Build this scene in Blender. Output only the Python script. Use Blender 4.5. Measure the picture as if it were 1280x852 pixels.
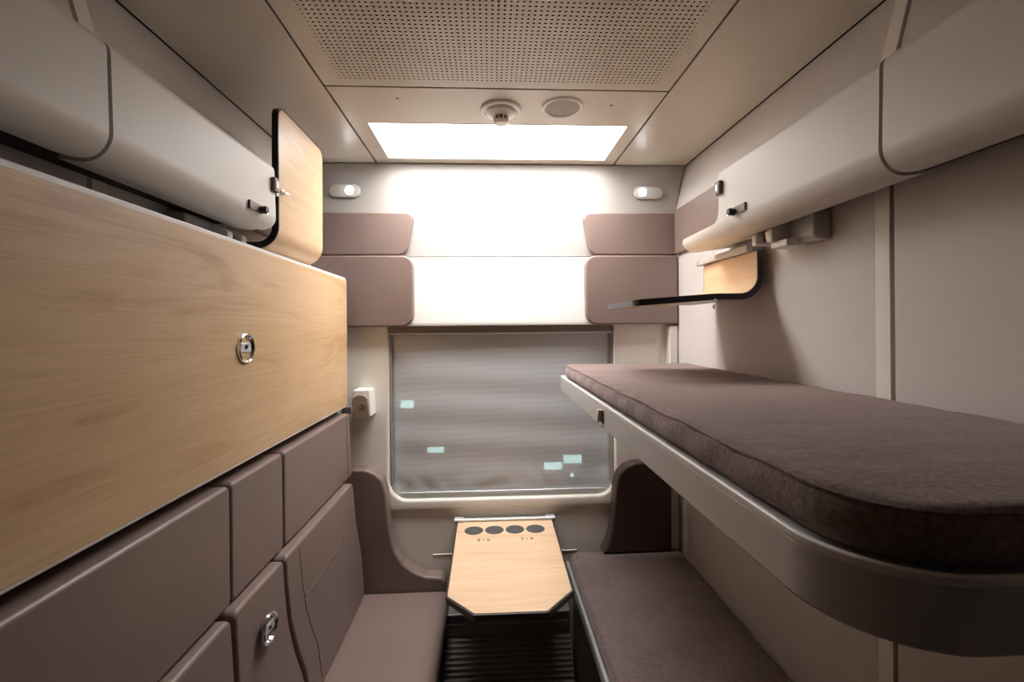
import bpy, bmesh, math, random
from mathutils import Vector, Matrix
from math import sin, cos, pi, radians, sqrt
random.seed(4)
scn = bpy.context.scene
COL = scn.collection
for o in list(bpy.data.objects):
    bpy.data.objects.remove(o)

# ------------------------------------------------------------------ camera, world, exposure
YAW, ROLL = radians(2.83), radians(0.5)
cd = bpy.data.cameras.new('camera'); cam = bpy.data.objects.new('camera', cd); COL.objects.link(cam)
cd.sensor_width = 36.0; cd.lens = 567.0 / 1280.0 * 36.0
cd.shift_y = -16.0 / 1280.0
cd.clip_start = 0.02
fw = Vector((sin(YAW), cos(YAW), 0)); rt = Vector((cos(YAW), -sin(YAW), 0)); up = Vector((0, 0, 1))
rt2 = rt * cos(ROLL) - up * sin(ROLL); up2 = up * cos(ROLL) + rt * sin(ROLL)
cam.matrix_world = Matrix(((rt2.x, up2.x, -fw.x, 0), (rt2.y, up2.y, -fw.y, 0), (rt2.z, up2.z, -fw.z, 1.6), (0, 0, 0, 1)))
scn.camera = cam
world = bpy.data.worlds.new('world'); scn.world = world; world.use_nodes = True
WORLD = world.node_tree.nodes['Background']
WORLD.inputs['Color'].default_value = (0.35, 0.6, 0.65, 1)
WORLD.inputs['Strength'].default_value = 0.006
vs = scn.view_settings
vs.view_transform = 'Standard'; vs.look = 'None'; vs.gamma = 1; vs.exposure = 0.0
vs.use_curve_mapping = False
scn.cycles.use_denoising = True
scn.cycles.max_bounces = 12
scn.cycles.diffuse_bounces = 4
scn.cycles.transparent_max_bounces = 12
scn.cycles.caustics_reflective = False; scn.cycles.caustics_refractive = False
PANEL_L = 34.0        # ceiling light panel
BULB_L = 22.0        # reading lamps

# ------------------------------------------------------------------ shape helpers (all in world metres)
def box(x0, x1, y0, y1, z0, z1, bev=0.0, seg=3):
    bm = bmesh.new(); bmesh.ops.create_cube(bm, size=1)
    for v in bm.verts:
        v.co = Vector(((x0 + x1) / 2 + v.co.x * (x1 - x0), (y0 + y1) / 2 + v.co.y * (y1 - y0), (z0 + z1) / 2 + v.co.z * (z1 - z0)))
    if bev: bmesh.ops.bevel(bm, geom=bm.edges[:], offset=bev, segments=seg, profile=0.5, affect='EDGES')
    return bm

def join(*bms):
    out = bms[0]
    for b in bms[1:]:
        me = bpy.data.meshes.new('t'); b.to_mesh(me); out.from_mesh(me); b.free(); bpy.data.meshes.remove(me)
    return out

def round_poly(pts, radii, seg=8, closed=True):
    n = len(pts); out = []
    for i, p in enumerate(pts):
        r = radii[i] if isinstance(radii, (list, tuple)) else radii
        if r <= 0 or (not closed and i in (0, n - 1)):
            out.append((p[0], p[1])); continue
        a = Vector(pts[i - 1]).to_2d() - Vector(p).to_2d(); b = Vector(pts[(i + 1) % n]).to_2d() - Vector(p).to_2d()
        la, lb = a.length, b.length; a.normalize(); b.normalize()
        ang = a.angle(b); t = min(r / math.tan(ang / 2), la * .49, lb * .49); rr = t * math.tan(ang / 2)
        c = Vector(p).to_2d() + (a + b).normalized() * (rr / sin(ang / 2))
        s = Vector(p).to_2d() + a * t - c; e = Vector(p).to_2d() + b * t - c
        a0 = math.atan2(s.y, s.x); a1 = math.atan2(e.y, e.x); d = (a1 - a0 + pi) % (2 * pi) - pi
        for k in range(seg + 1):
            q = a0 + d * k / seg; out.append((c.x + rr * cos(q), c.y + rr * sin(q)))
    return out

def rrect(a0, a1, b0, b1, r, seg=8):
    return round_poly([(a0, b0), (a1, b0), (a1, b1), (a0, b1)], r, seg)

def to3(p, axis, d):
    return {'x': Vector((d, p[0], p[1])), 'y': Vector((p[0], d, p[1])), 'z': Vector((p[0], p[1], d))}[axis]

def prism(pts, axis, d0, d1, bev=0.0, seg=3):
    bm = bmesh.new()
    va = [bm.verts.new(to3(p, axis, d0)) for p in pts]; vb = [bm.verts.new(to3(p, axis, d1)) for p in pts]
    n = len(pts)
    fa = bm.faces.new(va); fb = bm.faces.new(vb)
    for i in range(n): bm.faces.new((va[i], va[(i + 1) % n], vb[(i + 1) % n], vb[i]))
    bmesh.ops.recalc_face_normals(bm, faces=bm.faces[:])
    if bev: bmesh.ops.bevel(bm, geom=list(set(list(fa.edges) + list(fb.edges))), offset=bev, segments=seg, profile=0.5, affect='EDGES')
    return bm

def plate_hole(outer, holes, axis, d0, d1, bev=0.0):
    bm = bmesh.new(); edges = []
    for loop in [outer] + list(holes):
        vv = [bm.verts.new(to3(p, axis, d0)) for p in loop]
        edges += [bm.edges.new((vv[i], vv[(i + 1) % len(vv)])) for i in range(len(vv))]
    r = bmesh.ops.triangle_fill(bm, use_beauty=True, use_dissolve=False, edges=edges)
    faces = [g for g in r['geom'] if isinstance(g, bmesh.types.BMFace)]
    ex = bmesh.ops.extrude_face_region(bm, geom=faces)
    nv = [g for g in ex['geom'] if isinstance(g, bmesh.types.BMVert)]
    off = to3((0, 0), axis, d1) - to3((0, 0), axis, d0)
    for v in nv: v.co += off
    bmesh.ops.recalc_face_normals(bm, faces=bm.faces[:])
    if bev:
        es = [e for e in bm.edges if len(e.link_faces) == 2 and e.calc_face_angle(0) > 1.2]
        es = [e for e in es if abs((e.verts[0].co - e.verts[1].co).dot(off.normalized())) < 1e-5]
        bmesh.ops.bevel(bm, geom=es, offset=bev, segments=3, profile=0.5, affect='EDGES')
    return bm

def rbox(x0, x1, y0, y1, z0, z1, r, puff=(0, 0, 0), n=(10, 10, 10), wr=0.0, seed=0):
    """box with rounded edges whose faces swell a little; wr wrinkles it"""
    bm = bmesh.new(); c = Vector(((x0 + x1) / 2, (y0 + y1) / 2, (z0 + z1) / 2)); h = Vector((x1 - x0, y1 - y0, z1 - z0)) / 2
    r = min(r, h.x * .98, h.y * .98, h.z * .98)
    def ticks(hh, k):
        out = [-hh + r * (1 - cos(pi / 2 * j / 4)) for j in range(4)]
        inner = [-(hh - r) + 2 * (hh - r) * j / k for j in range(k + 1)]
        return out + inner + [-q for q in reversed(out)]
    T = [ticks(h[i], n[i]) for i in range(3)]; cache = {}
    def vert(p):
        k = tuple(round(q, 6) for q in p)
        if k in cache: return cache[k]
        q = Vector([max(-(h[i] - r), min(h[i] - r, p[i])) for i in range(3)])
        d = Vector(p) - q
        if d.length > 1e-9:
            d.normalize(); w = q + d * r
        else: w = Vector(p)
        u = [p[i] / h[i] for i in range(3)]
        for i in range(3):
            if abs(abs(p[i]) - h[i]) < 1e-7 and puff[i]:
                j, l = (i + 1) % 3, (i + 2) % 3
                w[i] += math.copysign(puff[i] * (1 - u[j] ** 4) * (1 - u[l] ** 4), p[i])
        if wr:
            g = w + c
            dn = d if d.length > 1e-9 else Vector((0, 0, 0))
            a = sin(g.x * 23 + seed + 3 * sin(g.y * 5)) * sin(g.y * 17 + g.z * 31 + seed) + .6 * sin(g.y * 41 + 11 * g.x + seed)
            w += dn * wr * a
        v = bm.verts.new(w + c); cache[k] = v; return v
    for ax in range(3):
        b, d = (ax + 1) % 3, (ax + 2) % 3
        for s in (-1, 1):
            for i in range(len(T[b]) - 1):
                for j in range(len(T[d]) - 1):
                    q = []
                    for (ii, jj) in ((i, j), (i + 1, j), (i + 1, j + 1), (i, j + 1)):
                        p = [0, 0, 0]; p[ax] = s * h[ax]; p[b] = T[b][ii]; p[d] = T[d][jj]; q.append(vert(p))
                    if len(set(q)) == 4:
                        try: bm.faces.new(q if s > 0 else q[::-1])
                        except ValueError: pass
    bmesh.ops.recalc_face_normals(bm, faces=bm.faces[:])
    return bm

def tube(pts, r, seg=8, closed=False, flat=None):
    bm = bmesh.new(); P = [Vector(p) for p in pts]; n = len(P); rings = []
    ref = Vector((0, 0, 1))
    for i in range(n):
        t = (P[(i + 1) % n] - P[i - 1]) if closed else (P[min(i + 1, n - 1)] - P[max(i - 1, 0)])
        t.normalize()
        if i == 0:
            if abs(t.dot(ref)) > .9: ref = Vector((1, 0, 0))
            a = (ref - t * ref.dot(t)).normalized()
        else:
            a = (a - t * a.dot(t)).normalized()
        b = t.cross(a)
        rings.append([bm.verts.new(P[i] + (a * cos(2 * pi * k / seg) + b * sin(2 * pi * k / seg)) * r) for k in range(seg)])
    m = n if closed else n - 1
    for i in range(m):
        A, B = rings[i], rings[(i + 1) % n]
        for k in range(seg): bm.faces.new((A[k], A[(k + 1) % seg], B[(k + 1) % seg], B[k]))
    if not closed:
        bm.faces.new(rings[0][::-1]); bm.faces.new(rings[-1])
    bmesh.ops.recalc_face_normals(bm, faces=bm.faces[:])
    return bm

def lathe(prof, centre, axis='z', seg=40, sx=1.0):
    """prof: (radius, offset along axis)"""
    bm = bmesh.new(); c = Vector(centre); rings = []
    for (r, h) in prof:
        ring = []
        for k in range(seg):
            a, b = r * cos(2 * pi * k / seg) * sx, r * sin(2 * pi * k / seg)
            v = {'z': Vector((a, b, h)), 'x': Vector((h, a, b)), 'y': Vector((a, h, b))}[axis]
            ring.append(bm.verts.new(c + v))
        rings.append(ring)
    for A, B in zip(rings, rings[1:]):
        for k in range(seg): bm.faces.new((A[k], A[(k + 1) % seg], B[(k + 1) % seg], B[k]))
    bm.faces.new(rings[0]); bm.faces.new(rings[-1])
    bmesh.ops.remove_doubles(bm, verts=bm.verts[:], dist=1e-6)
    bmesh.ops.recalc_face_normals(bm, faces=bm.faces[:])
    return bm

def dense(pts, ds=0.004):
    out = [Vector(pts[0]).to_2d()]
    for a, b in zip(pts, pts[1:]):
        a, b = Vector(a).to_2d(), Vector(b).to_2d(); k = max(1, int((b - a).length / ds))
        out += [a.lerp(b, (j + 1) / k) for j in range(k)]
    S = [0]
    for a, b in zip(out, out[1:]): S.append(S[-1] + (b - a).length)
    return out, S

def sheet(prof, side, off0, off1, ylo, yhi, s0=None, s1=None, ds=0.004):
    """bent board: (x,z) profile swept in y; thickness from off0 to off1 along the profile normal; y extents may vary with s"""
    P, S = dense(prof, ds); bm = bmesh.new(); rows = []
    L = S[-1]
    for i, (p, s) in enumerate(zip(P, S)):
        if s0 is not None and s < s0 - 1e-6: continue
        if s1 is not None and s > s1 + 1e-6: continue
        t = (P[min(i + 1, len(P) - 1)] - P[max(i - 1, 0)]).normalized(); nrm = Vector((-t.y, t.x)) * side
        a = p + nrm * off0; b = p + nrm * off1; y0, y1 = ylo(s, L), yhi(s, L)
        rows.append([bm.verts.new((a.x, y0, a.y)), bm.verts.new((a.x, y1, a.y)), bm.verts.new((b.x, y1, b.y)), bm.verts.new((b.x, y0, b.y))])
    for A, B in zip(rows, rows[1:]):
        for k in range(4): bm.faces.new((A[k], A[(k + 1) % 4], B[(k + 1) % 4], B[k]))
    bm.faces.new(rows[0]); bm.faces.new(rows[-1][::-1])
    bmesh.ops.recalc_face_normals(bm, faces=bm.faces[:])
    return bm

def text_bm(s, size, mat_world, depth=0.0004):
    cu = bpy.data.curves.new('t', 'FONT'); cu.body = s; cu.size = size; cu.extrude = depth; cu.align_x = 'CENTER'; cu.align_y = 'CENTER'
    o = bpy.data.objects.new('t', cu); COL.objects.link(o); bpy.context.view_layer.update()
    me = bpy.data.meshes.new_from_object(o.evaluated_get(bpy.context.evaluated_depsgraph_get()))
    bm = bmesh.new(); bm.from_mesh(me); bm.transform(mat_world)
    bpy.data.objects.remove(o); bpy.data.meshes.remove(me); bpy.data.curves.remove(cu)
    return bm

# ------------------------------------------------------------------ object helpers
def thing(name, label, cat, loc, group=None):
    o = bpy.data.objects.new(name, None); COL.objects.link(o); o.location = loc; o.empty_display_size = .05
    o['label'] = label; o['category'] = cat
    if group: o['group'] = group
    return o

def wloc(o):
    v = Vector((0, 0, 0))
    while o: v = v + Vector(o.location); o = o.parent
    return v

def obj(name, bm, mat, parent=None, label=None, wn=True, sharp=38):
    me = bpy.data.meshes.new(name)
    if parent is not None: off = wloc(parent); loc = Vector((0, 0, 0))
    else:
        xs = [v.co for v in bm.verts]
        off = Vector(((min(v.x for v in xs) + max(v.x for v in xs)) / 2, (min(v.y for v in xs) + max(v.y for v in xs)) / 2, min(v.z for v in xs))); loc = off
    for v in bm.verts: v.co -= off
    for f in bm.faces: f.smooth = True
    for e in bm.edges:
        if len(e.link_faces) == 2 and e.calc_face_angle(0) > radians(sharp): e.smooth = False
    bm.to_mesh(me); bm.free()
    for m in (mat if isinstance(mat, (list, tuple)) else [mat]): me.materials.append(m)
    o = bpy.data.objects.new(name, me); COL.objects.link(o); o.location = loc
    if parent is not None: o.parent = parent
    if label: o['label'] = label
    if wn:
        m = o.modifiers.new('wn', 'WEIGHTED_NORMAL'); m.keep_sharp = True
    return o

def tag(o, label, cat, group=None):
    o['label'] = label; o['category'] = cat
    if group: o['group'] = group
    return o

def struct(name, bm, mat, parent=None, **k):
    o = obj(name, bm, mat, parent, **k)
    if parent is None: o['kind'] = 'structure'
    return o

# ------------------------------------------------------------------ materials
def newmat(name):
    m = bpy.data.materials.new(name); m.use_nodes = True; nt = m.node_tree
    return m, nt, nt.nodes['Principled BSDF']

def plain(name, col, rough=.5, metal=0, noise=.04, nscale=6, bump=0, bscale=200, spec=.5, coat=0):
    m, nt, b = newmat(name); N = nt.nodes.new; L = nt.links.new
    tc = N('ShaderNodeTexCoord')
    n = N('ShaderNodeTexNoise'); n.inputs['Scale'].default_value = nscale; n.inputs['Detail'].default_value = 4
    L(tc.outputs['Object'], n.inputs['Vector'])
    r = N('ShaderNodeValToRGB'); r.color_ramp.elements[0].position = .3; r.color_ramp.elements[1].position = .7
    r.color_ramp.elements[0].color = tuple(c * (1 - noise) for c in col) + (1,)
    r.color_ramp.elements[1].color = tuple(min(1, c * (1 + noise)) for c in col) + (1,)
    L(n.outputs['Fac'], r.inputs[0]); L(r.outputs[0], b.inputs['Base Color'])
    b.inputs['Roughness'].default_value = rough; b.inputs['Metallic'].default_value = metal
    b.inputs['Specular IOR Level'].default_value = spec; b.inputs['Coat Weight'].default_value = coat
    if bump:
        n2 = N('ShaderNodeTexNoise'); n2.inputs['Scale'].default_value = bscale; n2.inputs['Detail'].default_value = 2
        L(tc.outputs['Object'], n2.inputs['Vector'])
        bp = N('ShaderNodeBump'); bp.inputs['Strength'].default_value = bump; bp.inputs['Distance'].default_value = .002
        L(n2.outputs['Fac'], bp.inputs['Height']); L(bp.outputs[0], b.inputs['Normal'])
    return m

def wood(name, grain, seed=0.0, base=(.60, .37, .17), dark=(.43, .235, .095), light=(.68, .45, .235)):
    """pale oak; grain = axis letter the figure runs along"""
    m, nt, b = newmat(name); N = nt.nodes.new; L = nt.links.new
    tc = N('ShaderNodeTexCoord'); mp = N('ShaderNodeMapping')
    sc = {'x': (1.0, 9, 9), 'y': (7, 1.3, 7)}[grain]
    mp.inputs['Scale'].default_value = sc; mp.inputs['Location'].default_value = (seed, seed * .7, seed * 1.3)
    L(tc.outputs['Object'], mp.inputs['Vector'])
    n1 = N('ShaderNodeTexNoise'); n1.inputs['Scale'].default_value = 1.5; n1.inputs['Detail'].default_value = 6; n1.inputs['Distortion'].default_value = 1.2; n1.inputs['Roughness'].default_value = .6
    L(mp.outputs[0], n1.inputs['Vector'])
    mp2 = N('ShaderNodeMapping'); mp2.inputs['Scale'].default_value = tuple(q * (.6 if q < 2 else 14) for q in sc)
    L(tc.outputs['Object'], mp2.inputs['Vector'])
    n2 = N('ShaderNodeTexNoise'); n2.inputs['Scale'].default_value = 2.2; n2.inputs['Detail'].default_value = 5
    L(mp2.outputs[0], n2.inputs['Vector'])
    r = N('ShaderNodeValToRGB'); cr = r.color_ramp
    cr.elements[0].position = .28; cr.elements[0].color = dark + (1,)
    cr.elements[1].position = .72; cr.elements[1].color = light + (1,)
    e = cr.elements.new(.45); e.color = base + (1,)
    L(n1.outputs['Fac'], r.inputs[0])
    mx = N('ShaderNodeMix'); mx.data_type = 'RGBA'; mx.blend_type = 'MULTIPLY'; mx.inputs[0].default_value = .35
    r2 = N('ShaderNodeValToRGB'); r2.color_ramp.elements[0].position = .35; r2.color_ramp.elements[0].color = (.72, .66, .6, 1); r2.color_ramp.elements[1].position = .6; r2.color_ramp.elements[1].color = (1, 1, 1, 1)
    L(n2.outputs['Fac'], r2.inputs[0]); L(r.outputs[0], mx.inputs[6]); L(r2.outputs[0], mx.inputs[7])
    L(mx.outputs[2], b.inputs['Base Color'])
    b.inputs['Roughness'].default_value = .42
    bp = N('ShaderNodeBump'); bp.inputs['Strength'].default_value = .05; bp.inputs['Distance'].default_value = .001
    L(n2.outputs['Fac'], bp.inputs['Height']); L(bp.outputs[0], b.inputs['Normal'])
    return m

def fabric(name, col):
    m, nt, b = newmat(name); N = nt.nodes.new; L = nt.links.new
    tc = N('ShaderNodeTexCoord')
    n = N('ShaderNodeTexNoise'); n.inputs['Scale'].default_value = 5; n.inputs['Detail'].default_value = 6; n.inputs['Roughness'].default_value = .65
    n2 = N('ShaderNodeTexNoise'); n2.inputs['Scale'].default_value = 170; n2.inputs['Detail'].default_value = 4
    L(tc.outputs['Object'], n.inputs['Vector']); L(tc.outputs['Object'], n2.inputs['Vector'])
    r = N('ShaderNodeValToRGB'); r.color_ramp.elements[0].position = .3; r.color_ramp.elements[1].position = .72
    r.color_ramp.elements[0].color = tuple(c * .84 for c in col) + (1,); r.color_ramp.elements[1].color = tuple(c * 1.18 for c in col) + (1,)
    r2 = N('ShaderNodeValToRGB'); r2.color_ramp.elements[0].position = .3; r2.color_ramp.elements[1].position = .7
    r2.color_ramp.elements[0].color = (.6, .6, .6, 1); r2.color_ramp.elements[1].color = (1.3, 1.28, 1.28, 1)
    mx = N('ShaderNodeMix'); mx.data_type = 'RGBA'; mx.blend_type = 'MULTIPLY'; mx.inputs[0].default_value = .8
    L(n.outputs['Fac'], r.inputs[0]); L(n2.outputs['Fac'], r2.inputs[0]); L(r.outputs[0], mx.inputs[6]); L(r2.outputs[0], mx.inputs[7])
    L(mx.outputs[2], b.inputs['Base Color'])
    b.inputs['Roughness'].default_value = .95; b.inputs['Specular IOR Level'].default_value = .15
    b.inputs['Sheen Weight'].default_value = .35; b.inputs['Sheen Roughness'].default_value = .45; b.inputs['Sheen Tint'].default_value = (.8, .68, .66, 1)
    mpw = N('ShaderNodeMapping'); mpw.inputs['Scale'].default_value = (3, 14, 3); mpw.inputs['Rotation'].default_value = (0, 0, .5)
    L(tc.outputs['Object'], mpw.inputs['Vector'])
    n3 = N('ShaderNodeTexNoise'); n3.inputs['Scale'].default_value = 1.6; n3.inputs['Detail'].default_value = 3
    L(mpw.outputs[0], n3.inputs['Vector'])
    bp0 = N('ShaderNodeBump'); bp0.inputs['Strength'].default_value = .35; bp0.inputs['Distance'].default_value = .012
    L(n3.outputs['Fac'], bp0.inputs['Height'])
    bp = N('ShaderNodeBump'); bp.inputs['Strength'].default_value = .5; bp.inputs['Distance'].default_value = .0015
    L(n2.outputs['Fac'], bp.inputs['Height']); L(bp0.outputs[0], bp.inputs['Normal']); L(bp.outputs[0], b.inputs['Normal'])
    return m

def emit(name, col, s):
    m, nt, b = newmat(name)
    b.inputs['Base Color'].default_value = (.8, .8, .8, 1); b.inputs['Emission Color'].default_value = col + (1,); b.inputs['Emission Strength'].default_value = s
    return m

WALL = plain('wall_laminate', (.60, .555, .53), .42, noise=.025, bump=.02)
WALLB = plain('wall_plastic_beige', (.80, .755, .69), .38, noise=.02, bump=.02)
UPW = plain('upper_wall_laminate', (.385, .36, .338), .6, noise=.02)
CEIL = plain('ceiling_paint', (.61, .55, .465), .34, noise=.02, nscale=2)
BIN = plain('bin_plastic', (.66, .62, .575), .5, noise=.03, nscale=4, bump=.02)
LEATHER = plain('taupe_leatherette', (.215, .155, .136), .42, noise=.05, nscale=5, bump=.10, bscale=420)
LEATHERS = plain('taupe_leatherette_stitched', (.21, .152, .133), .45, noise=.06, nscale=4, bump=.16, bscale=300)
FAB = fabric('dark_brown_fabric', (.205, .152, .142))
FRAME = plain('berth_frame_grey', (.50, .487, .475), .34, noise=.03, nscale=3)
ALU = plain('satin_aluminium', (.66, .66, .67), .38, metal=.45, noise=.03)
PALE = plain('pale_edge_trim', (.72, .69, .67), .35, noise=.02)
WHITE = plain('white_plastic', (.78, .755, .73), .35, noise=.02)
GREYB = plain('grey_brown_plastic', (.16, .125, .105), .4, noise=.04)
BLACK = plain('black_edge', (.012, .011, .013), .32, noise=.1)
DARK = plain('dark_gap', (.03, .026, .024), .8, noise=.1)
CHROME = plain('chrome', (.8, .8, .82), .08, metal=1, noise=.01)
PADM = plain('grey_rubber_pad', (.075, .072, .075), .7, noise=.05, bump=.1)
ICON = plain('printed_icon', (.16, .12, .10), .6, noise=.02)
HEAT = plain('heater_grey', (.36, .34, .33), .38, noise=.05, metal=.3)
RIBM = plain('heater_rib_dark', (.20, .17, .165), .3, noise=.05)
FLOORM = plain('floor_vinyl', (.07, .062, .058), .6, noise=.15, nscale=30)
SPKM = plain('speaker_mesh', (.33, .29, .25), .6, noise=.03, bump=.3, bscale=600)
OAK_B = wood('oak_berth_panel', 'y', 2.1, base=(.60, .395, .22), dark=(.46, .275, .135), light=(.67, .465, .275))
OAK_T = wood('oak_table_top', 'x', 5.3, base=(.76, .535, .345), dark=(.64, .42, .245), light=(.82, .62, .43))
OAK_F = wood('oak_folding_table', 'y', 9.7, base=(.66, .45, .265), dark=(.56, .36, .19), light=(.74, .53, .34))
LIGHT = emit('light_panel_glow', (1.0, .97, .945), PANEL_L)
def prismatic(m, lo, hi):
    # prismatic diffuser: the lamp throws more light straight down than sideways
    nt = m.node_tree; N = nt.nodes.new; L = nt.links.new; b = nt.nodes['Principled BSDF']
    g = N('ShaderNodeNewGeometry'); d = N('ShaderNodeVectorMath'); d.operation = 'DOT_PRODUCT'
    L(g.outputs['Incoming'], d.inputs[0]); L(g.outputs['Normal'], d.inputs[1])
    r = N('ShaderNodeMapRange'); r.inputs['To Min'].default_value = lo; r.inputs['To Max'].default_value = hi
    L(d.outputs['Value'], r.inputs['Value']); L(r.outputs[0], b.inputs['Emission Strength'])
prismatic(LIGHT, PANEL_L * .10, PANEL_L)
BULB = emit('lamp_bulb_glow', (.93, .97, 1.0), BULB_L)

# perforated ceiling sheet: real round openings onto the dark space above
def perforated():
    m = CEIL.copy(); m.name = 'perforated_ceiling_sheet'; nt = m.node_tree; N = nt.nodes.new; L = nt.links.new
    out = nt.nodes['Material Output']; b = nt.nodes['Principled BSDF']
    geo = N('ShaderNodeTexCoord'); sep = N('ShaderNodeSeparateXYZ'); L(geo.outputs['Object'], sep.inputs[0])
    def M(op, a, bb=None):
        n = N('ShaderNodeMath'); n.operation = op
        for i, q in enumerate((a, bb)):
            if q is None: continue
            if isinstance(q, (int, float)): n.inputs[i].default_value = q
            else: L(q, n.inputs[i])
        return n.outputs[0]
    # object origin is at (PX0, PY0); holes fill a rectangle centred on it
    def cell(c, p):
        t = M('FRACT', M('ADD', M('DIVIDE', c, p), 50.5)); return M('MULTIPLY', M('SUBTRACT', t, .5), p)
    P = .01475
    dx = cell(sep.outputs[0], P); dy = cell(sep.outputs[1], P)
    d = M('SQRT', M('ADD', M('MULTIPLY', dx, dx), M('MULTIPLY', dy, dy)))
    hole = M('LESS_THAN', d, .0036)
    inx = M('LESS_THAN', M('ABSOLUTE', sep.outputs[0]), .487)
    iny = M('LESS_THAN', sep.outputs[1], .833)
    h = M('MULTIPLY', hole, M('MULTIPLY', inx, iny))
    tr = N('ShaderNodeBsdfTransparent'); mx = N('ShaderNodeMixShader')
    L(h, mx.inputs[0]); L(b.outputs[0], mx.inputs[1]); L(tr.outputs[0], mx.inputs[2]); L(mx.outputs[0], out.inputs['Surface'])
    return m
PERF = perforated()

def blind_mat():
    m, nt, b = newmat('woven_blind_fabric'); N = nt.nodes.new; L = nt.links.new; out = nt.nodes['Material Output']
    tc = N('ShaderNodeTexCoord'); mp = N('ShaderNodeMapping'); mp.inputs['Scale'].default_value = (1, 1, 6); mp.inputs['Rotation'].default_value = (0, radians(9), 0)
    L(tc.outputs['Object'], mp.inputs['Vector'])
    w = N('ShaderNodeTexWave'); w.bands_direction = 'Z'; w.inputs['Scale'].default_value = 2.0; w.inputs['Distortion'].default_value = 3.0; w.inputs['Detail'].default_value = 2; w.inputs['Detail Scale'].default_value = 1.2
    L(mp.outputs[0], w.inputs['Vector'])
    r = N('ShaderNodeValToRGB'); r.color_ramp.elements[0].color = (.78, .78, .81, 1); r.color_ramp.elements[1].color = (.84, .84, .87, 1)
    L(w.outputs['Fac'], r.inputs[0]); L(r.outputs[0], b.inputs['Base Color'])
    b.inputs['Roughness'].default_value = .5; b.inputs['Specular IOR Level'].default_value = .35
    n = N('ShaderNodeTexNoise'); n.inputs['Scale'].default_value = 9; n.inputs['Detail'].default_value = 5
    L(tc.outputs['Object'], n.inputs['Vector'])
    bp = N('ShaderNodeBump'); bp.inputs['Strength'].default_value = .3; bp.inputs['Distance'].default_value = .006
    L(n.outputs['Fac'], bp.inputs['Height']); L(bp.outputs[0], b.inputs['Normal'])
    tr = N('ShaderNodeBsdfTransparent'); tr.inputs[0].default_value = (.95, 1, 1, 1); mx = N('ShaderNodeMixShader'); mx.inputs[0].default_value = .48
    L(b.outputs[0], mx.inputs[1]); L(tr.outputs[0], mx.inputs[2]); L(mx.outputs[0], out.inputs['Surface'])
    return m
BLIND = blind_mat()

def glass_mat():
    m, nt, b = newmat('window_glass'); N = nt.nodes.new; L = nt.links.new; out = nt.nodes['Material Output']
    g = N('ShaderNodeBsdfGlossy'); g.inputs['Roughness'].default_value = .01; g.inputs['Color'].default_value = (.8, .95, .95, 1)
    tr = N('ShaderNodeBsdfTransparent'); tr.inputs[0].default_value = (.85, .95, .93, 1)
    fr = N('ShaderNodeFresnel'); fr.inputs[0].default_value = 1.6; mx = N('ShaderNodeMixShader')
    L(fr.outputs[0], mx.inputs[0]); L(tr.outputs[0], mx.inputs[1]); L(g.outputs[0], mx.inputs[2]); L(mx.outputs[0], out.inputs['Surface'])
    return m
GLASS = glass_mat()

# ------------------------------------------------------------------ dimensions
XM = 0.041                    # centre plane of the room
XR, XRT = 0.875, 0.935        # right wall low / at the ceiling
XL, XLT = 2 * XM - XR, 2 * XM - XRT
ZC = 2.36; YB = 2.10; YF = -0.30
def mir(x): return 2 * XM - x

# ------------------------------------------------------------------ shell
struct('floor', box(XL - .05, XR + .05, YF, YB + .08, -.03, 0), FLOORM)

def side_wall(name, s):
    f = (lambda x: x) if s > 0 else mir
    prof = [(XR, 0), (XR, 2.12), (XR + .008, 2.16), (XRT, ZC)]
    def panel(y0, y1, proud=0.0, th=.02):
        pts = [(f(x - proud), z) for x, z in prof] + [(f(x + th), z) for x, z in reversed(prof)]
        return prism(pts, 'y', y0, y1, .002, 2)
    w = struct(name, panel(YF, YB + .03, -.012, .03), DARK)
    struct('wall_panel', panel(.9885, YB + .03), WALL, w)
    struct('seam_strip', panel(.948, .9875, .0015), WALLB, w)
    struct('wall_panel', panel(YF, .939), WALL, w)
    return w
wr = side_wall('wall_right', 1); wl = side_wall('wall_left', -1)

# back (window) wall
WX0, WX1, WZ0, WZ1 = -.463, .580, .818, 1.612
hole = round_poly([(WX0, WZ0), (WX1, WZ0), (WX1, WZ1), (WX0, WZ1)], [.085, .085, .0, .0], 12)
base = [(XL - .02, 0), (XR + .02, 0), (XR + .02, 2.15), (XRT + .02, ZC + .02), (XLT - .02, ZC + .02), (XL - .02, 2.15)]
hole_b = round_poly([(WX0 - .01, WZ0 - .01), (WX1 + .01, WZ0 - .01), (WX1 + .01, WZ1 + .01), (WX0 - .01, WZ1 + .01)], [.085, .085, .0, .0], 12)
wb = struct('wall_back', plate_hole(base, [hole_b], 'y', 2.108, 2.19), WALLB)
# window surround standing proud of the lower wall
sur = round_poly([(-.60, .765), (.64, .765), (.72, .95), (.80, 1.2), (.80, 1.93), (-.74, 1.93), (-.74, 1.2), (-.66, .95)], [.10, .10, .1, 0, 0, 0, 0, .1], 8)
struct('window_surround', plate_hole(sur, [hole], 'y', 2.096, 2.125, .014), WALLB, wb)
# smooth upper panel up to the ceiling and the bright panel over the window
struct('upper_panel', prism([(XL, 1.931), (XR, 1.931), (XR + .002, 2.14), (XRT - .012, ZC - .004), (XLT + .012, ZC - .004), (XL - .002, 2.14)], 'y', 2.096, 2.13, .002, 2), UPW, wb)
bm = prism([(2.094, 1.927), (2.076, 1.63), (2.079, 1.6145), (2.11, 1.6145), (2.11, 1.927)], 'x', -.50, .60, .004, 2)
struct('lower_panel', bm, WHITE, wb)
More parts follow.
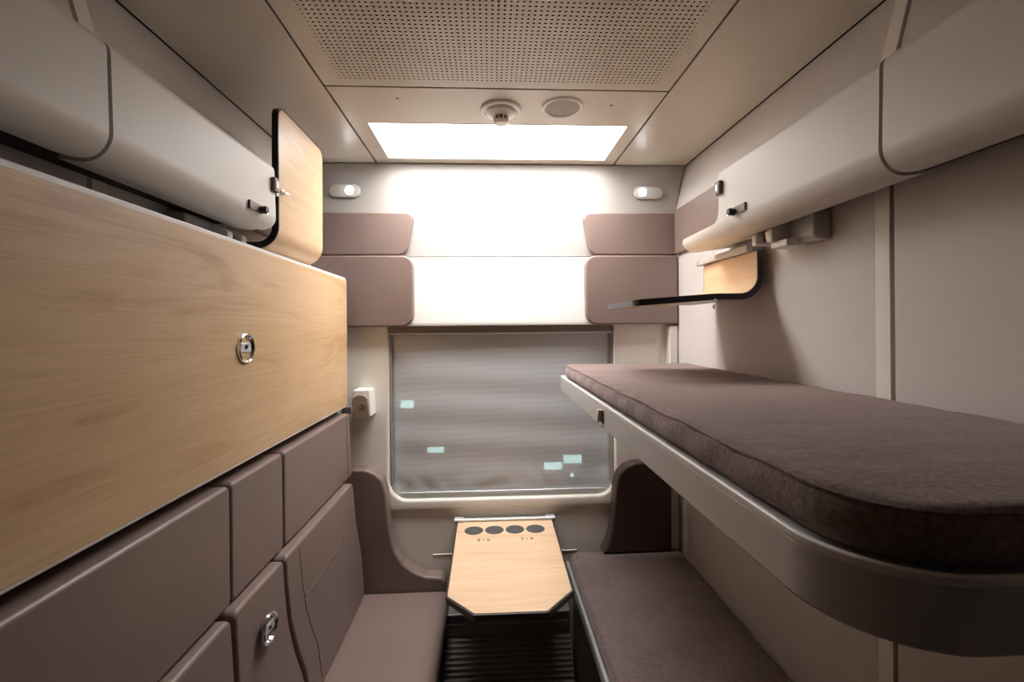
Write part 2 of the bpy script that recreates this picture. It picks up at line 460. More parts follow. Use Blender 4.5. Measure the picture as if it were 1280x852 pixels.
# moulded rib under the window on both sides of the table
struct('wall_ledge', prism(round_poly([(2.112, .566), (2.104, .560), (2.114, .545), (2.13, .545), (2.13, .566)], [.002, .002, 0, 0, 0], 4), 'x', -.27, .40, .003, 2), WALLB, wb)
struct('corner_trim', box(.832, .872, 2.06, 2.13, 0, 1.605, .006), WALLB, wb)
struct('corner_trim', box(mir(.872), mir(.832), 2.06, 2.13, 0, 1.605, .006), WALLB, wb)

# window set in the wall: inner frame, glass, header rail
win = struct('window_1', plate_hole([(WX0 - .02, WZ0 - .02), (WX1 + .02, WZ0 - .02), (WX1 + .02, WZ1 + .02), (WX0 - .02, WZ1 + .02)],
      [rrect(WX0 + .038, WX1 - .038, WZ0 + .028, WZ1 - .062, .075, 12)], 'y', 2.150, 2.185, .008), plain('window_frame_pale', (.85, .81, .76), .45))
struct('window_pane', box(WX0, WX1, 2.172, 2.176, WZ0, WZ1), GLASS, win)
struct('blind_cassette', box(WX0, WX1, 2.105, 2.150, 1.584, 1.612, .004), plain('cassette_taupe', (.22, .185, .165), .45), win)
struct('guide_rail', box(WX0 + .001, WX0 + .010, 2.112, 2.150, WZ0 + .06, 1.584, .002), plain('guide_taupe', (.30, .265, .245), .45), win)
struct('guide_rail', box(WX1 - .010, WX1 - .001, 2.112, 2.150, WZ0 + .06, 1.584, .002), bpy.data.materials['guide_taupe'], win)

# front wall with the compartment doorway behind the camera; unseen, coloured dark to absorb bounce light
wf = struct('wall_front', plate_hole([(XL - .05, 0), (XR + .05, 0), (XRT + .05, ZC + .03), (XLT - .05, ZC + .03)], [[(-.30, .002), (.42, .002), (.42, 2.0), (-.30, 2.0)]], 'y', YF - .04, YF), plain('front_wall_dark_absorber', (.10, .075, .065), .5))

# ceiling
ce = struct('ceiling', box(XLT - .03, XRT + .03, YF, YB + .06, ZC + .03, ZC + .06), DARK)
def cpanel(name, x0, x1, y0, y1, mat=CEIL):
    return struct(name, box(x0, x1, y0, y1, ZC, ZC + .012, .0015, 2), mat, ce)
SX0, SX1 = -.509, .587
cpanel('side_panel', XLT + .006, SX0 - .004, YF, YB)
cpanel('side_panel', SX1 + .004, XRT - .006, YF, YB)
pp = obj('perforated_panel', box(SX0 + .004, SX1 - .004, YF, 1.436, ZC, ZC + .0015), PERF, ce, wn=False)
# give the perforated sheet its own origin so the hole grid is laid out from its centre
cx, cy = (SX0 + SX1) / 2 + .004, .568
shift = Vector((cx, cy, ZC)) - wloc(ce)
for v in pp.data.vertices: v.co -= shift
pp.location = shift
LX0, LX1, LY0, LY1 = -.444, .531, 1.690, 2.040
struct('service_panel', plate_hole([(SX0 + .004, 1.444), (SX1 - .004, 1.444), (SX1 - .004, YB), (SX0 + .004, YB)], [[(LX0, LY0), (LX1, LY0), (LX1, LY1), (LX0, LY1)]], 'z', ZC, ZC + .012, .001), CEIL, ce)

# ceiling light
cl = thing('ceiling_light', 'wide white rectangular light panel glowing in the ceiling near the window wall', 'ceiling light', ((LX0 + LX1) / 2, (LY0 + LY1) / 2, ZC))
obj('diffuser', box(LX0 + .004, LX1 - .004, LY0 + .004, LY1 - .004, ZC + .020, ZC + .025), LIGHT, cl)
obj('light_frame', plate_hole([(LX0 + .0005, LY0 + .0005), (LX1 - .0005, LY0 + .0005), (LX1 - .0005, LY1 - .0005), (LX0 + .0005, LY1 - .0005)],
    [[(LX0 + .004, LY0 + .004), (LX1 - .004, LY0 + .004), (LX1 - .004, LY1 - .004), (LX0 + .004, LY1 - .004)]], 'z', ZC - .001, ZC + .026), WHITE, cl)

# smoke detector
c = (.046, 1.577, ZC)
sd = thing('smoke_detector', 'round white smoke detector with a small cage on the ceiling', 'smoke detector', c)
obj('mounting_ring', lathe([(.0, 0), (.070, 0), (.072, -.004), (.068, -.009), (.060, -.010), (.056, -.006), (.0, -.006)], c), WHITE, sd)
obj('body', lathe([(.0, -.006), (.052, -.006), (.050, -.016), (.043, -.022), (.028, -.025), (.0, -.025)], c), WHITE, sd)
obj('dark_core', lathe([(.0, -.024), (.021, -.024), (.021, -.040), (.0, -.040)], c), GREYB, sd)
for k in range(10):
    a = 2 * pi * k / 10
    obj('cage_bar', tube([(c[0] + .024 * cos(a), c[1] + .024 * sin(a), ZC - .022), (c[0] + .025 * cos(a), c[1] + .025 * sin(a), ZC - .042)], .0022, 6), WHITE, sd)
obj('cap', lathe([(.0, -.040), (.027, -.040), (.028, -.044), (.022, -.050), (.0, -.052)], c), WHITE, sd)
# ceiling speaker
c = (.257, 1.552, ZC)
sp = thing('ceiling_speaker', 'flat round grey speaker grille with pale rim on the ceiling, right of the smoke detector', 'speaker', c)
obj('rim', lathe([(.060, -.001), (.060, -.005), (.066, -.007), (.071, -.004), (.072, 0), (.060, 0)], c), WHITE, sp)
obj('grille', lathe([(0, 0), (.0605, 0), (.0605, -.0035), (.03, -.0045), (0, -.0045)], c), SPKM, sp)
for x, y, t in ((-.297, 1.51, 'left'), (.424, 1.535, 'right')):
    tag(obj('ceiling_screw', lathe([(0, 0), (.0045, 0), (.004, -.0015), (0, -.002)], (x, y, ZC), seg=12), GREYB),
        'tiny dark screw in the ceiling panel ' + ('left of the smoke detector' if t == 'left' else 'right of the round speaker grille'), 'screw')

# reading lamps on the window wall
for xc, xb, side in ((-.650, -.626, 'left'), (.748, .716, 'right')):
    zc = 2.228
    r = thing('reading_lamp', 'oval white reading lamp with glowing bulb above the %s head cushions' % side, 'reading lamp', (xc, YB, zc - .03), 'reading lamps on the window wall')
    obj('base_plate', prism(rrect(xc - .070, xc + .070, zc - .031, zc + .031, .0305, 12), 'y', 2.084, 2.097, .006), plain('lamp_plate', (.50, .47, .44), .4), r)
    obj('bulb', lathe([(0, 0), (.017, 0), (.0185, -.006), (.015, -.013), (.008, -.017), (0, -.018)], (xb, 2.084, zc), 'y', 28), BULB, r)
    obj('collar', lathe([(.0185, .0), (.0225, 0), (.0225, -.005), (.0185, -.005)], (xb, 2.085, zc), 'y', 28), WHITE, r)

# ------------------------------------------------------------------ roller blind
bl = thing('roller_blind', 'grey woven roller blind drawn down over the window', 'blind', ((WX0 + WX1) / 2, 2.13, WZ0 + .03))
bmb = bmesh.new(); nx, nz = 60, 44; g = []
for j in range(nz + 1):
    row = []
    for i in range(nx + 1):
        u, v = i / nx, j / nz; x = WX0 + .012 + u * (WX1 - WX0 - .024); z = WZ0 + .022 + v * (1.586 - WZ0 - .022)
        low = max(0, 1 - v * 4) ** 2
        y = 2.131 + .0016 * sin(z * 40 + 2 * x) + low * .004 * sin(x * 38 + 3 * sin(z * 25 + x * 9)) * (1 - low * .5)
        row.append(bmb.verts.new((x, y, z)))
    g.append(row)
for j in range(nz):
    for i in range(nx): bmb.faces.new((g[j][i], g[j][i + 1], g[j + 1][i + 1], g[j + 1][i]))
bo = obj('blind_cloth', bmb, BLIND, bl, wn=False); sm = bo.modifiers.new('s', 'SOLIDIFY'); sm.thickness = .0006
obj('bottom_bar', join(box(WX0 + .048, WX1 - .048, 2.124, 2.137, WZ0 + .014, WZ0 + .022, .002), tube([(WX0 + .045, 2.122, WZ0 + .023), (WX1 - .045, 2.122, WZ0 + .023)], .0035, 10)), ALU, bl)
tag(obj('blind_rail', tube([(WX0 + .002, 2.104, 1.578), (WX1 - .002, 2.104, 1.578)], .004, 10), ALU), 'thin metal rail across the top of the window, under the bright panel', 'rail')

# ------------------------------------------------------------------ outside, seen dimly through the blind
out = thing('platform_building', 'dark platform building with glowing panels for lights and reflections, dim behind the blind', 'building', (0, 9, -1.5))
FAC = plain('night_facade', (.10, .16, .17), .8, noise=.3, nscale=1.2)
obj('facade', box(-14, 14, 9, 9.6, -1.5, 6.5, .05), FAC, out)
GLOWM = emit('light_reflection_glow', (.80, .95, .97), 2.6)
for (x, z, w, h) in ((-1.08, -.78, .32, .11), (1.24, -1.15, .36, .14), (1.63, -1.02, .36, .16), (-1.644, .126, .28, .15), (1.62, -1.34, .07, .07)):  # glowing panels added for lights and reflections in the pane; topmost is a reflection
    obj('window', box(x - w / 2, x + w / 2, 8.97, 9.01, z - h / 2, z + h / 2, .01), GLOWM, out)

# ------------------------------------------------------------------ head cushions beside the window
def headrest(name, pts, radii, label, y=2.068):
    return tag(obj(name, prism(round_poly(pts, radii, 10), 'y', y, 2.097, .009, 4), LEATHER), label, 'cushion')
headrest('head_cushion', [(XL + .003, 1.9335), (-.373, 1.9335), (-.334, 2.128), (XL + .003, 2.128)], [.01, .045, .03, .01], 'taupe wall cushion with slanted end just under the left reading lamp')
headrest('head_cushion', [(XL + .003, 1.611), (-.341, 1.611), (-.339, 1.930), (XL + .003, 1.930)], [.01, .055, .05, .01], 'larger rounded taupe wall cushion at the upper left corner of the window', 2.052)
headrest('head_cushion', [(.467, 1.9335), (XR - .004, 1.9335), (XR - .004, 2.130), (.431, 2.130)], [.045, .01, .01, .03], 'taupe wall cushion with slanted end just under the right reading lamp')
headrest('head_cushion', [(.441, 1.613), (XR - .004, 1.613), (XR - .004, 1.930), (.439, 1.930)], [.055, .01, .01, .05], 'larger rounded taupe wall cushion at the upper right corner of the window', 2.052)
tag(obj('side_head_cushion', prism(round_poly([(1.40, 1.934), (2.062, 1.934), (2.062, 2.138), (1.40, 2.138)], .012, 5), 'x', .858, .874, .006), LEATHER), 'taupe cushion on the right wall behind the end of the overhead locker', 'cushion')
tag(obj('side_head_cushion', prism(round_poly([(1.40, 1.934), (2.062, 1.934), (2.062, 2.138), (1.40, 2.138)], .012, 5), 'x', mir(.874), mir(.858), .006), LEATHER), 'taupe cushion on the left wall behind the upright folding table', 'cushion')

# bolsters (curved end rests) under the window
bp_ = [(-.72, .40), (-.205, .40), (-.205, .497), (-.295, .505), (-.345, .528), (-.389, .562), (-.425, .62), (-.444, .69), (-.456, .80), (-.462, .88), (-.478, .935), (-.510, .968), (-.555, .985), (-.72, .985)]
bp_ = round_poly(bp_, [0, .02] + [.03] * 10 + [.02, 0], 4)
tag(obj('end_bolster', prism(bp_, 'y', 2.022, 2.0955, .012, 4), LEATHER), 'taupe curved end rest against the window wall beside the left seat', 'bolster')
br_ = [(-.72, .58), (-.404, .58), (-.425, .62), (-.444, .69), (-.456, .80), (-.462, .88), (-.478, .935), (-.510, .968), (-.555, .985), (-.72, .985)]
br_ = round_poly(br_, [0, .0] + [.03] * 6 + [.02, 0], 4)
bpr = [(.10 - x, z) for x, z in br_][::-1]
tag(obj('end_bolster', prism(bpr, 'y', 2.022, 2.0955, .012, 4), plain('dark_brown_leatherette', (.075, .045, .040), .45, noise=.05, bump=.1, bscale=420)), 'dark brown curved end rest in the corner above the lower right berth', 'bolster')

# ------------------------------------------------------------------ overhead lockers

def locker(sgn, label):
    f = (lambda x: x) if sgn > 0 else mir
    zb = 1.860 if sgn > 0 else 1.872
    BP = round_poly([(XR - .002, 2.082), (.702, 2.080), (.697, zb), (XR - .002, zb + .025)], [0, .022, .048, 0], 14, closed=False)
    prof = [(f(x), z) for x, z in BP]; side = -1 if sgn > 0 else 1     # the profile normal points outwards
    P, S = dense(prof, .003); L = S[-1]
    # arc-length marks
    def s_at(zz):  # front face, going down
        for (p, s) in zip(P, S):
            if abs(p.x - f(.70)) < .02 and p.y <= zz: return s
    root = thing('overhead_locker', label, 'locker', (f(.79), .55, 1.84), 'overhead lockers')
    inner_mat = DARK
    o = 1
    obj('core', box(min(f(.735), f(XR - .004)), max(f(.735), f(XR - .004)), YF, 1.338, 1.905, 2.045, .004), inner_mat, root)
    yj = .776
    sd0, sd1, r = .118, L - .118, .045
    def yh(s, l):
        a = min(s - sd0, sd1 - s)
        return yj - .005 - (r - sqrt(max(0, r * r - (r - a) ** 2)) if a < r else 0)
    obj('front_panel', sheet(prof, side, 0, -.010, lambda s, l: YF + .002, yh, sd0, sd1, .003), BIN, root)
    obj('seal', sheet(prof, side, -.0085, -.012, lambda s, l: yj - .03, lambda s, l: yj + .006, sd0 - .01, sd1, .004), BLACK, root)
    if sgn > 0:
        sz = s_at(1.918)
        def ye(s, l):
            rr, re = .035, .028
            if s < sz - rr: return 1.348
            if s < sz:
                a = (s - (sz - rr)); return 1.348 + rr - sqrt(max(0, rr * rr - a * a))
            b = s - sz
            return 1.612 - (re - sqrt(max(0, re * re - (re - b) ** 2)) if b < re else 0) 
    else:
        def ye(s, l):
            a = L - .145 - s; rr = .05
            if s > L - .145: return 1.348 - rr
            return 1.348 - (rr - sqrt(max(0, rr * rr - (rr - a) ** 2)) if a < rr else 0)
    obj('end_shell', sheet(prof, side, 0, -.014, lambda s, l: yj + .003, ye, .01, L - .088, .0025), BIN, root)
    if sgn > 0: obj('ledge_floor', sheet(prof, side, 0, -.014, lambda s, l: 1.385, ye, L - .088, L, .0025), BIN, root)
    # sliding latch on the front
    xf = f(.697); e = sgn
    def bx(x0, x1, *a): return box(min(x0, x1), max(x0, x1), *a)
    la = obj('latch', bx(xf + e * .002, xf - e * .004, 1.196, 1.262, 1.914, 1.937, .002), GREYB, root, label='dark sliding latch plate')
    obj('knob', lathe([(0, 0), (.0095, 0), (.0105, e * -.012), (.008, e * -.017), (0, e * -.017)], (xf - e * .004, 1.252, 1.924), 'x', 20), BLACK, la)
    obj('ring', tube([(xf - e * .012, 1.268 + .007 * cos(q), 1.924 + .007 * sin(q)) for q in [2 * pi * k / 16 for k in range(16)]], .0012, 6, True), CHROME, la)
    cp = obj('table_catch', bx(xf + e * .004, xf - e * .008, 1.325, 1.352, 1.998, 2.038, .003), GREYB, root)
    obj('catch_insert', bx(xf - e * .006, xf - e * .0095, 1.332, 1.345, 2.008, 2.028, .001), ALU, cp)
    return root
locker(1, 'long cream overhead locker on the right wall, ending in a low ledge near the window')
locker(-1, 'long cream overhead locker on the left wall above the wood panel')

# berth lock housings under the lockers
def lock(sgn, y0, label):
    f = (lambda x: x) if sgn > 0 else mir
    r = thing('berth_lock', label, 'berth lock', (f(.84), y0 + .1, 1.83), 'berth locks')
    P_ = lambda pts, rad, *a: prism(round_poly([(f(x), z) for x, z in pts], rad, 6), 'y', *a)
    obj('housing', P_([(.826, 1.822), (.874, 1.822), (.874, 1.895), (.826, 1.895)], [.014, 0, 0, .010], y0, y0 + .135, .006), FRAME, r)
    obj('tab', P_([(.779, 1.832), (.874, 1.832), (.874, 1.885), (.81, 1.885), (.779, 1.868)], [.006, 0, 0, .01, .006], y0 + .098, y0 + .124, .004), WHITE, r)
    obj('tab', P_([(.779, 1.836), (.874, 1.836), (.874, 1.885), (.81, 1.885), (.779, 1.868)], [.006, 0, 0, .01, .006], y0 + .172, y0 + .196, .004), WHITE, r)
    obj('bridge', P_([(.80, 1.845), (.874, 1.845), (.874, 1.880), (.80, 1.870)], .003, y0 + .12, y0 + .175, .001), GREYB, r)
    obj('cradle', P_([(.795, 1.815), (.85, 1.815), (.85, 1.836), (.82, 1.838), (.795, 1.834)], [.006, 0, 0, .004, .004], y0 + .06, y0 + .128, .003), WHITE, r)
    obj('pin', tube([(f(.797), y0 + .148, 1.848), (f(.795), y0 + .148, 1.868)], .0028, 8), CHROME, r)
lock(1, 1.115, 'grey lock housing with white tabs under the right overhead locker')
lock(-1, 1.150, 'pale tabs of the lock rising above the folded left berth, under the locker')

# ------------------------------------------------------------------ small folding tables with bent end
def fold_table(prof, side, y0, y1, name, label, loc, r=.035, split=None, group='folding shelf tables'):
    root = thing(name, label, 'folding table', loc, group)
    P, S = dense(prof, .003); L = S[-1]
    def ins(mg):
        rr = r
        def f(s, l):
            a = l - s - mg
            return mg + (rr - sqrt(max(0, rr * rr - (rr - a) ** 2)) if a < rr else 0)
        return f
    def part(nm, o0, o1, mg, mat, s0, s1, lab=None):
        g_ = ins(mg)
        obj(nm, sheet(prof, side, o0, o1, lambda s, l: y0 + g_(s, l), lambda s, l: y1 - g_(s, l), s0, s1, .003), mat, root, label=lab)
    T = .019
    part('edge_band', 0, -T, 0, BLACK, 0, L, 'black edging')
    part('veneer', .0006, -.002, .004, OAK_F, .002, L - .004)
    part('veneer', -T + .002, -T - .0006, .004, OAK_F, .002, L - .004)
    return root
# right: lowered, with its hanging part against the wall
pr = round_poly([(.835, 1.838), (.835, 1.702), (.700, 1.702), (.447, 1.684)], [0, .055, 0, 0], 12, closed=False)
rtb = fold_table(pr, -1, 1.372, 1.728, 'folding_table', 'small folding table lowered beside the right wall, black-edged and seen edge-on', (.83, 1.55, 1.69))
obj('wall_rail', join(box(.815, .838, 1.400, 1.735, 1.838, 1.858, .003), box(.838, XR - .001, 1.41, 1.70, 1.842, 1.856, .001)), FRAME, rtb)
obj('hinge_end', box(.812, .836, 1.735, 1.748, 1.836, 1.855, .003), ALU, rtb)
obj('latch_pin', join(lathe([(0, 0), (.005, 0), (.005, -.004), (0, -.004)], (.697, 1.372, 1.681), 'y', 14), tube([(.700, 1.384, 1.668), (.700, 1.384, 1.655)], .003, 8)), CHROME, rtb)
# left: folded up against the locker end
pl_ = round_poly([(-.775, 1.842), (-.620, 1.842), (-.618, 2.268)], [0, .065, 0], 12, closed=False)
ltb = fold_table(pl_, -1, 1.372, 1.728, 'folding_table', 'small oak folding table standing upright beside the left overhead locker, black-edged', (-.70, 1.55, 1.84))
obj('wall_rail', join(box(-.79, -.768, 1.360, 1.735, 1.834, 1.856, .003)), FRAME, ltb)
obj('latch_pin', join(lathe([(0, 0), (.006, 0), (.006, .004), (0, .006)], (-.618, 1.392, 2.015), 'x', 14), tube([(-.614, 1.392, 2.015), (-.606, 1.41, 2.012)], .0022, 8), tube([(-.612, 1.394, 2.020), (-.612, 1.394, 2.006)], .002, 8)), CHROME, ltb)
obj('catch_plate', box(-.636, -.618, 1.360, 1.373, 1.993, 2.040, .003), ALU, ltb)

# ------------------------------------------------------------------ chrome recessed pull
def pull(parent, c, mat=CHROME, sx=1.0):
    r = .037
    pf = [(0, -.012), (.020, -.012), (.029, -.004), (.0305, .003), (.034, .006), (.037, .004), (.038, -.001), (0, -.0135)]
    h = obj('lock_pull', lathe(pf, c, 'x', 40, sx), mat, parent, label='round chrome lock pull')
    obj('pull_bar', prism(round_poly([(c[1] - .027, c[2] - .010), (c[1] + .027, c[2] - .010), (c[1] + .022, c[2] + .014), (c[1] - .022, c[2] + .014)], .004, 4), 'x', c[0] - .008, c[0] + .002, .002), ALU, h)
    obj('keyhole', lathe([(0, 0), (.006, 0), (.005, .002), (0, .002)], (c[0] + .002, c[1], c[2] + .003), 'x', 16), BLACK, h)
    return h

# ------------------------------------------------------------------ left upper berth, folded up
ub = thing('upper_berth', 'left upper berth folded up, showing its oak underside and pale edge', 'berth', (-.66, .9, 1.27), 'upper berths')
UY0, UY1, UZ0, UZ1 = YF + .02, 1.978, 1.272, 1.820
obj('frame', prism(rrect(UY0, UY1, UZ0, UZ1, .03, 8), 'x', -.676, -.6105, .003), PALE, ub)
obj('underside_panel', prism(rrect(UY0 + .006, UY1 - .006, UZ0 + .007, UZ1 - .010, .025, 8), 'x', -.622, -.6095, .0006), OAK_B, ub, label='oak-patterned underside')
obj('mattress', rbox(-.745, -.678, UY0 + .02, UY1 - .03, UZ0 + .02, UZ1 - .03, .025, n=(3, 20, 8)), FAB, ub)
pull(ub, (-.6085, 1.163, 1.556))
# pivot bracket on the window post
br = thing('berth_bracket', 'white berth pivot bracket with grey-brown face on the wall left of the window', 'bracket', (-.555, 2.05, 1.21))
obj('mount', prism(round_poly([(-.600, 1.335), (-.527, 1.335), (-.521, 1.215), (-.600, 1.215)], [.006, .006, .01, .005], 5), 'y', 2.01, 2.0995, .004), WHITE, br)
obj('face_plate', prism(round_poly([(-.598, 1.30), (-.575, 1.318), (-.548, 1.316), (-.532, 1.30), (-.524, 1.225), (-.535, 1.205), (-.598, 1.205)], [.006, .012, .012, .006, .006, .012, .01], 5), 'y', 1.996, 2.012, .004), plain('bracket_taupe', (.27, .215, .17), .4), br)
obj('pivot', lathe([(0, 0), (.011, 0), (.010, -.004), (0, -.004)], (-.553, 1.996, 1.272), 'y', 20, 1.25), GREYB, br)
obj('pivot_arm', box(-.64, -.595, 1.982, 2.006, 1.238, 1.268, .004), GREYB, br)

# ------------------------------------------------------------------ right upper berth, lowered
rb = thing('upper_berth', 'right upper berth lowered, grey frame with thick dark brown mattress', 'berth', (.6, 1.2, 1.318), 'upper berths')
fo = round_poly([(.311, .357), (.871, .357), (.871, 2.0), (.311, 2.0)], [.105, .01, .01, .014], 14)
bm = prism(fo, 'z', 1.320, 1.382, .006, 3)
obj('frame', bm, FRAME, rb)
lip_o = fo; lip_i = round_poly([(.319, .365), (.864, .365), (.864, 1.992), (.319, 1.992)], [.098, .008, .008, .010], 14)
obj('frame_lip', plate_hole(lip_o, [lip_i], 'z', 1.379, 1.3885, .0025), PALE, rb)
# mattress: rounded outline with soft rim
def mattress(outline_f, z0, z1, rim, seed, nst=6):
    """outline_f(inset) -> closed outline; builds a soft-edged slab with a gently uneven top"""
    bm = bmesh.new(); rings = []
    lev = [(0.010, z0)] + [(0.0, z0 + .012)] + [(-.003, (z0 + z1) / 2)]
    for k in range(nst + 1):
        a = pi / 2 * k / nst; lev.append((rim * (1 - cos(a)), z1 - rim + rim * sin(a)))
    for ins, z in lev: rings.append([bm.verts.new((x, y, z)) for x, y in outline_f(ins)])
    n = len(rings[0])
    for A, B in zip(rings, rings[1:]):
        for k in range(n): bm.faces.new((A[k], A[(k + 1) % n], B[(k + 1) % n], B[k]))
    bm.faces.new(rings[0][::-1]); top = bm.faces.new(rings[-1])
    bmesh.ops.triangulate(bm, faces=[top])
    bmesh.ops.recalc_face_normals(bm, faces=bm.faces[:])
    for v in bm.verts:
        x, y, z = v.co
        wv = sin(y * 26 + seed + 2 * sin(x * 9)) * .6 + sin(y * 61 + 14 * x + seed) * .4
        if z > (z0 + z1) / 2: v.co.z += .0016 * wv
        v.co.x += .0012 * sin(y * 47 + z * 60 + seed)
    return bm
def dens_outline(pts, ds=.02):
    o = []
    n = len(pts)
    for i in range(n):
        a, b = Vector(pts[i]), Vector(pts[(i + 1) % n]); k = max(1, int((b - a).length / ds))
        o += [tuple(a.lerp(b, j / k)) for j in range(k)]
    return o
def outl(x0, x1, y0, y1, rs, ds=.02):
    base_ = dens_outline(round_poly([(x0, y0), (x1, y0), (x1, y1), (x0, y1)], rs, 10), ds)
    cxm, cym = (x0 + x1) / 2, (y0 + y1) / 2; hx, hy = (x1 - x0) / 2, (y1 - y0) / 2
    def f(ins): return [(cxm + (x - cxm) * (hx - ins) / hx, cym + (y - cym) * (hy - ins) / hy) for x, y in base_]
    return f
mo = outl(.327, .868, .372, 1.985, [.095, .02, .02, .03])
obj('mattress', mattress(mo, 1.384, 1.440, .020, 1.0), FAB, rb, wn=False, sharp=60)
obj('piping', tube([(x, y, 1.4345 + .0016 * sin(y * 26 + 1)) for x, y in mo(.0055)], .0026, 6, True), FAB, rb)
lt = obj('latch', box(.3065, .312, 1.232, 1.262, 1.335, 1.372, .002), GREYB, rb, label='small metal latch on the frame')
obj('latch_lever', prism([(1.240, 1.372), (1.250, 1.372), (1.262, 1.336), (1.254, 1.336)], 'x', .298, .3075, .001), WHITE, lt)

# ------------------------------------------------------------------ left bench
bs = thing('bench_seat', 'taupe leatherette bench seat along the left wall with panelled backrest', 'bench', (-.45, .9, 0))
obj('seat_cushion', rbox(-.60, -.187, YF + .03, 2.018, .355, .452, .03, puff=(0, 0, .004), n=(8, 40, 3)), LEATHER, bs)
obj('base', box(-.78, -.215, YF + .03, 2.01, .0, .36, .004), GREYB, bs)
obj('back_board', box(-.785, -.665, YF + .03, 2.015, .36, 1.262, .004), DARK, bs)
def yz_panel(pts, rad, x_back, x_front, lean=0.0, z0=.45, z1=.97, bev=.009, bulge=0.0):
    bm = prism(round_poly(pts, rad, 6), 'x', x_back, x_front, bev, 4)
    for v in bm.verts:
        if v.co.x > (x_back + x_front) / 2:
            t = (z1 - v.co.z) / (z1 - z0); v.co.x += lean * t
    return bm
# upper row
uc = obj('backrest_cushion', yz_panel([(1.351, .970), (2.005, .970), (1.965, 1.246), (1.351, 1.246)], [.016, .025, .025, .016], -.68, -.600), LEATHER, bs)
obj('backrest_cushion', yz_panel([(1.080, .970), (1.344, .970), (1.344, 1.246), (1.080, 1.246)], .016, -.68, -.600), LEATHER, bs)
obj('backrest_cushion', yz_panel([(YF + .04, .970), (1.072, .970), (1.072, 1.246), (YF + .04, 1.246)], .016, -.68, -.597), LEATHER, bs)
# lower row; the joint between the latch panel and the window-side cushion sweeps towards the window lower down
jt = [(1.291, .965), (1.291, .88), (1.300, .78), (1.330, .68), (1.372, .58), (1.392, .50), (1.396, .456)]
lc = obj('lower_back_cushion', yz_panel([(y + .008, z) for y, z in jt] + [(1.99, .456), (1.985, .62), (1.935, .80), (1.925, .965)], [.02] + [.05] * 5 + [.02, .02, .1, .1, .03], -.68, -.575, .028), LEATHERS, bs)
obj('lower_back_cushion', yz_panel([(1.048, .965), (1.048, .456)] + [(y, z) for y, z in jt[::-1]], [.02, .02, .02] + [.05] * 5 + [.02], -.68, -.577, .026), LEATHERS, bs)
obj('lower_back_cushion', yz_panel([(YF + .04, .456), (1.036, .456), (1.036, .965), (YF + .04, .965)], .02, -.68, -.577, .026), LEATHERS, bs)
def fx(z): return -.575 + .028 * (.97 - z) / .52
obj('stitching', tube([(-.5995, 1.925, 1.235), (-.5995, 1.93, 1.10), (-.5995, 1.945, .98)], .0011, 6), plain('seam_thread', (.13, .09, .077), .6), uc)
# stitched fold on the window-side cushion
obj('stitching', tube([(fx(z) + .0004, y, z) for y, z in ((1.402, .800), (1.41, .792), (1.50, .791), (1.63, .789), (1.745, .786), (1.757, .795), (1.757, .808))], .0017, 6), plain('stitch_thread', (.13, .09, .077), .6), lc)
obj('stitching', tube([(fx(z) + .0004, y, z) for y, z in ((1.386, .95), (1.392, .85), (1.405, .76), (1.44, .67), (1.475, .60), (1.49, .48))], .0010, 6), bpy.data.materials['stitch_thread'], lc)
pull(bs, (-.557, 1.165, .855))

# ------------------------------------------------------------------ right lower berth
lb = thing('lower_berth', 'lower right berth with dark brown mattress under the lowered upper berth', 'berth', (.6, .9, 0))
obj('base', box(.362, XR - .001, YF + .03, 2.02, .0, .50, .004), GREYB, lb)
obj('frame', box(.350, XR - .001, YF + .02, 2.06, .485, .512, .004), GREYB, lb)
obj('edge_strip', prism(round_poly([(.339, .492), (.353, .492), (.353, .532), (.345, .536), (.339, .53)], .003, 4), 'y', YF + .02, 2.062, .002), ALU, lb, label='silver edge strip')
ml = outl(.357, .869, YF + .03, 2.068, [.03, .02, .03, .04])
obj('mattress', mattress(ml, .512, .577, .024, 4.0), FAB, lb, wn=False, sharp=60)

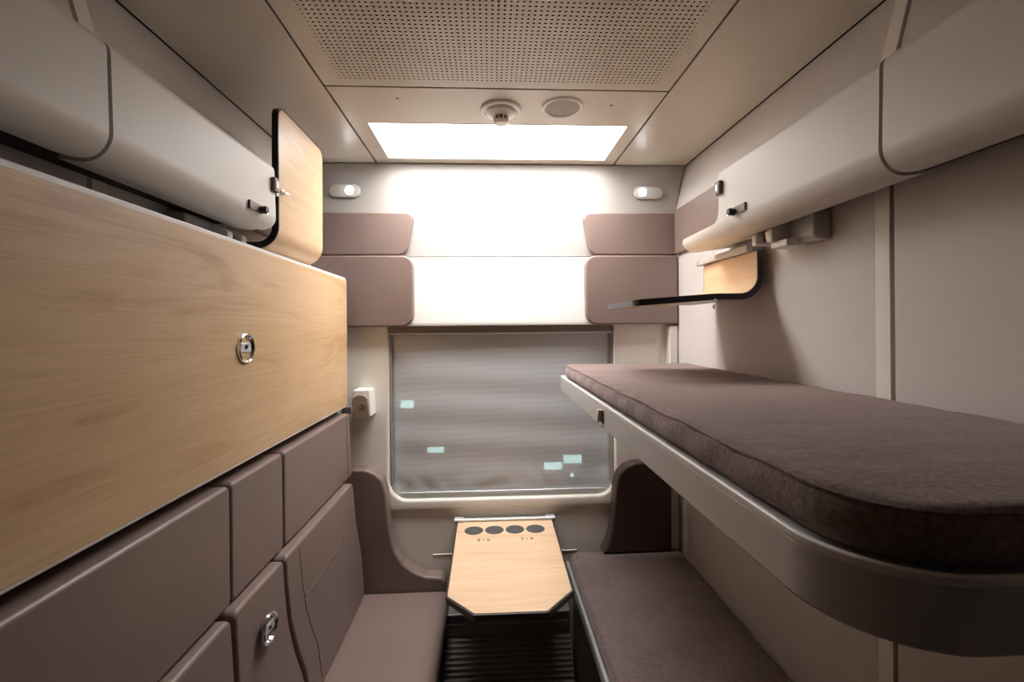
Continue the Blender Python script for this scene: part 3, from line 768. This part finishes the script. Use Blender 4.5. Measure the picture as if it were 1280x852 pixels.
# ------------------------------------------------------------------ window table
tt = [(-.157, 2.078), (.283, 2.078), (.275, 1.508), (.176, 1.399), (-.058, 1.399), (-.153, 1.500)]
tb = thing('window_table', 'small oak wall table with dark edge and cut front corners under the window', 'table', (.06, 1.74, .69))
obj('table_top', prism(round_poly(tt, [0, 0, .015, .015, .015, .015], 6), 'z', .697, .7185, .004), plain('table_edge_grey', (.05, .043, .045), .4), tb, label='dark grey edged board')
ti = [(-.151, 2.074), (.277, 2.074), (.268, 1.511), (.172, 1.406), (-.054, 1.406), (-.146, 1.503)]
obj('table_veneer', prism(round_poly(ti, [0, 0, .012, .012, .012, .012], 6), 'z', .716, .7195), OAK_T, tb, label='pale oak surface')
for x in (-.076, .0135, .103, .193):
    obj('cup_pad', lathe([(0, 0), (.0405, 0), (.0405, .0012), (.038, .0018), (0, .0018)], (x, 1.983, .7192), 'z', 40), PADM, tb, label='dark grey round cup pad')
Mz = lambda x, y: Matrix.Translation((x, y, .7197))
for x, s in ((-.032, '8 \u2022 8'), (.149, 'S \u2022 8')):
    obj('printed_symbols', text_bm(s, .029, Mz(x, 1.892)), ICON, tb, wn=False)
hg = obj('hinge_bar', join(box(-.165, .290, 2.074, 2.0995, .706, .728, .003), tube([(-.165, 2.076, .726), (.290, 2.076, .726)], .006, 12)), ALU, tb)
for x0, x1 in ((-.167, -.125), (.250, .292)):
    obj('hinge_knuckle', join(tube([(x0, 2.076, .726), (x1, 2.076, .726)], .0085, 14), box(x0, x1, 2.076, 2.099, .706, .7345, .002)), ALU, hg)
obj('support_arm', join(box(.03, .09, 1.62, 2.099, .672, .697, .005), box(.045, .075, 1.44, 1.50, .682, .697, .003)), GREYB, tb)

# ------------------------------------------------------------------ heater under the table
ht = thing('heater', 'dark grey heater cover with horizontal ribs below the table', 'heater', (.075, 2.03, 0))
hx0, hx1 = -.21, .345
obj('cover', box(hx0, hx1, 1.99, 2.117, .255, .352, .006), HEAT, ht)
obj('back_panel', prism([(1.999 - .0, .26), (2.117, .26), (2.117, 0), (1.80, 0)], 'x', hx0, hx1, .002), RIBM, ht)
for k in range(15):
    z = .240 - k * .0155; y = 1.984 - (.24 - z) * .78
    obj('rib', prism(round_poly([(y - .006, z - .001), (y + .02, z - .010), (y + .022, z + .004), (y - .001, z + .005)], [.002, 0, 0, .002], 4), 'x', hx0 + .004, hx1 - .004), RIBM, ht)
for x0 in (hx0 + .012, hx1 - .092):
    for k in range(9):
        obj('vent_slot', box(x0 + k * .009, x0 + k * .009 + .004, 1.9885, 1.991, .318, .345, .0005), BLACK, ht)
obj('catch', box(.05, .085, 1.983, 1.992, .325, .337, .002), BLACK, ht)
obj('trim_line', box(hx0 + .01, hx1 - .01, 1.9885, 1.992, .306, .3085), ALU, ht)
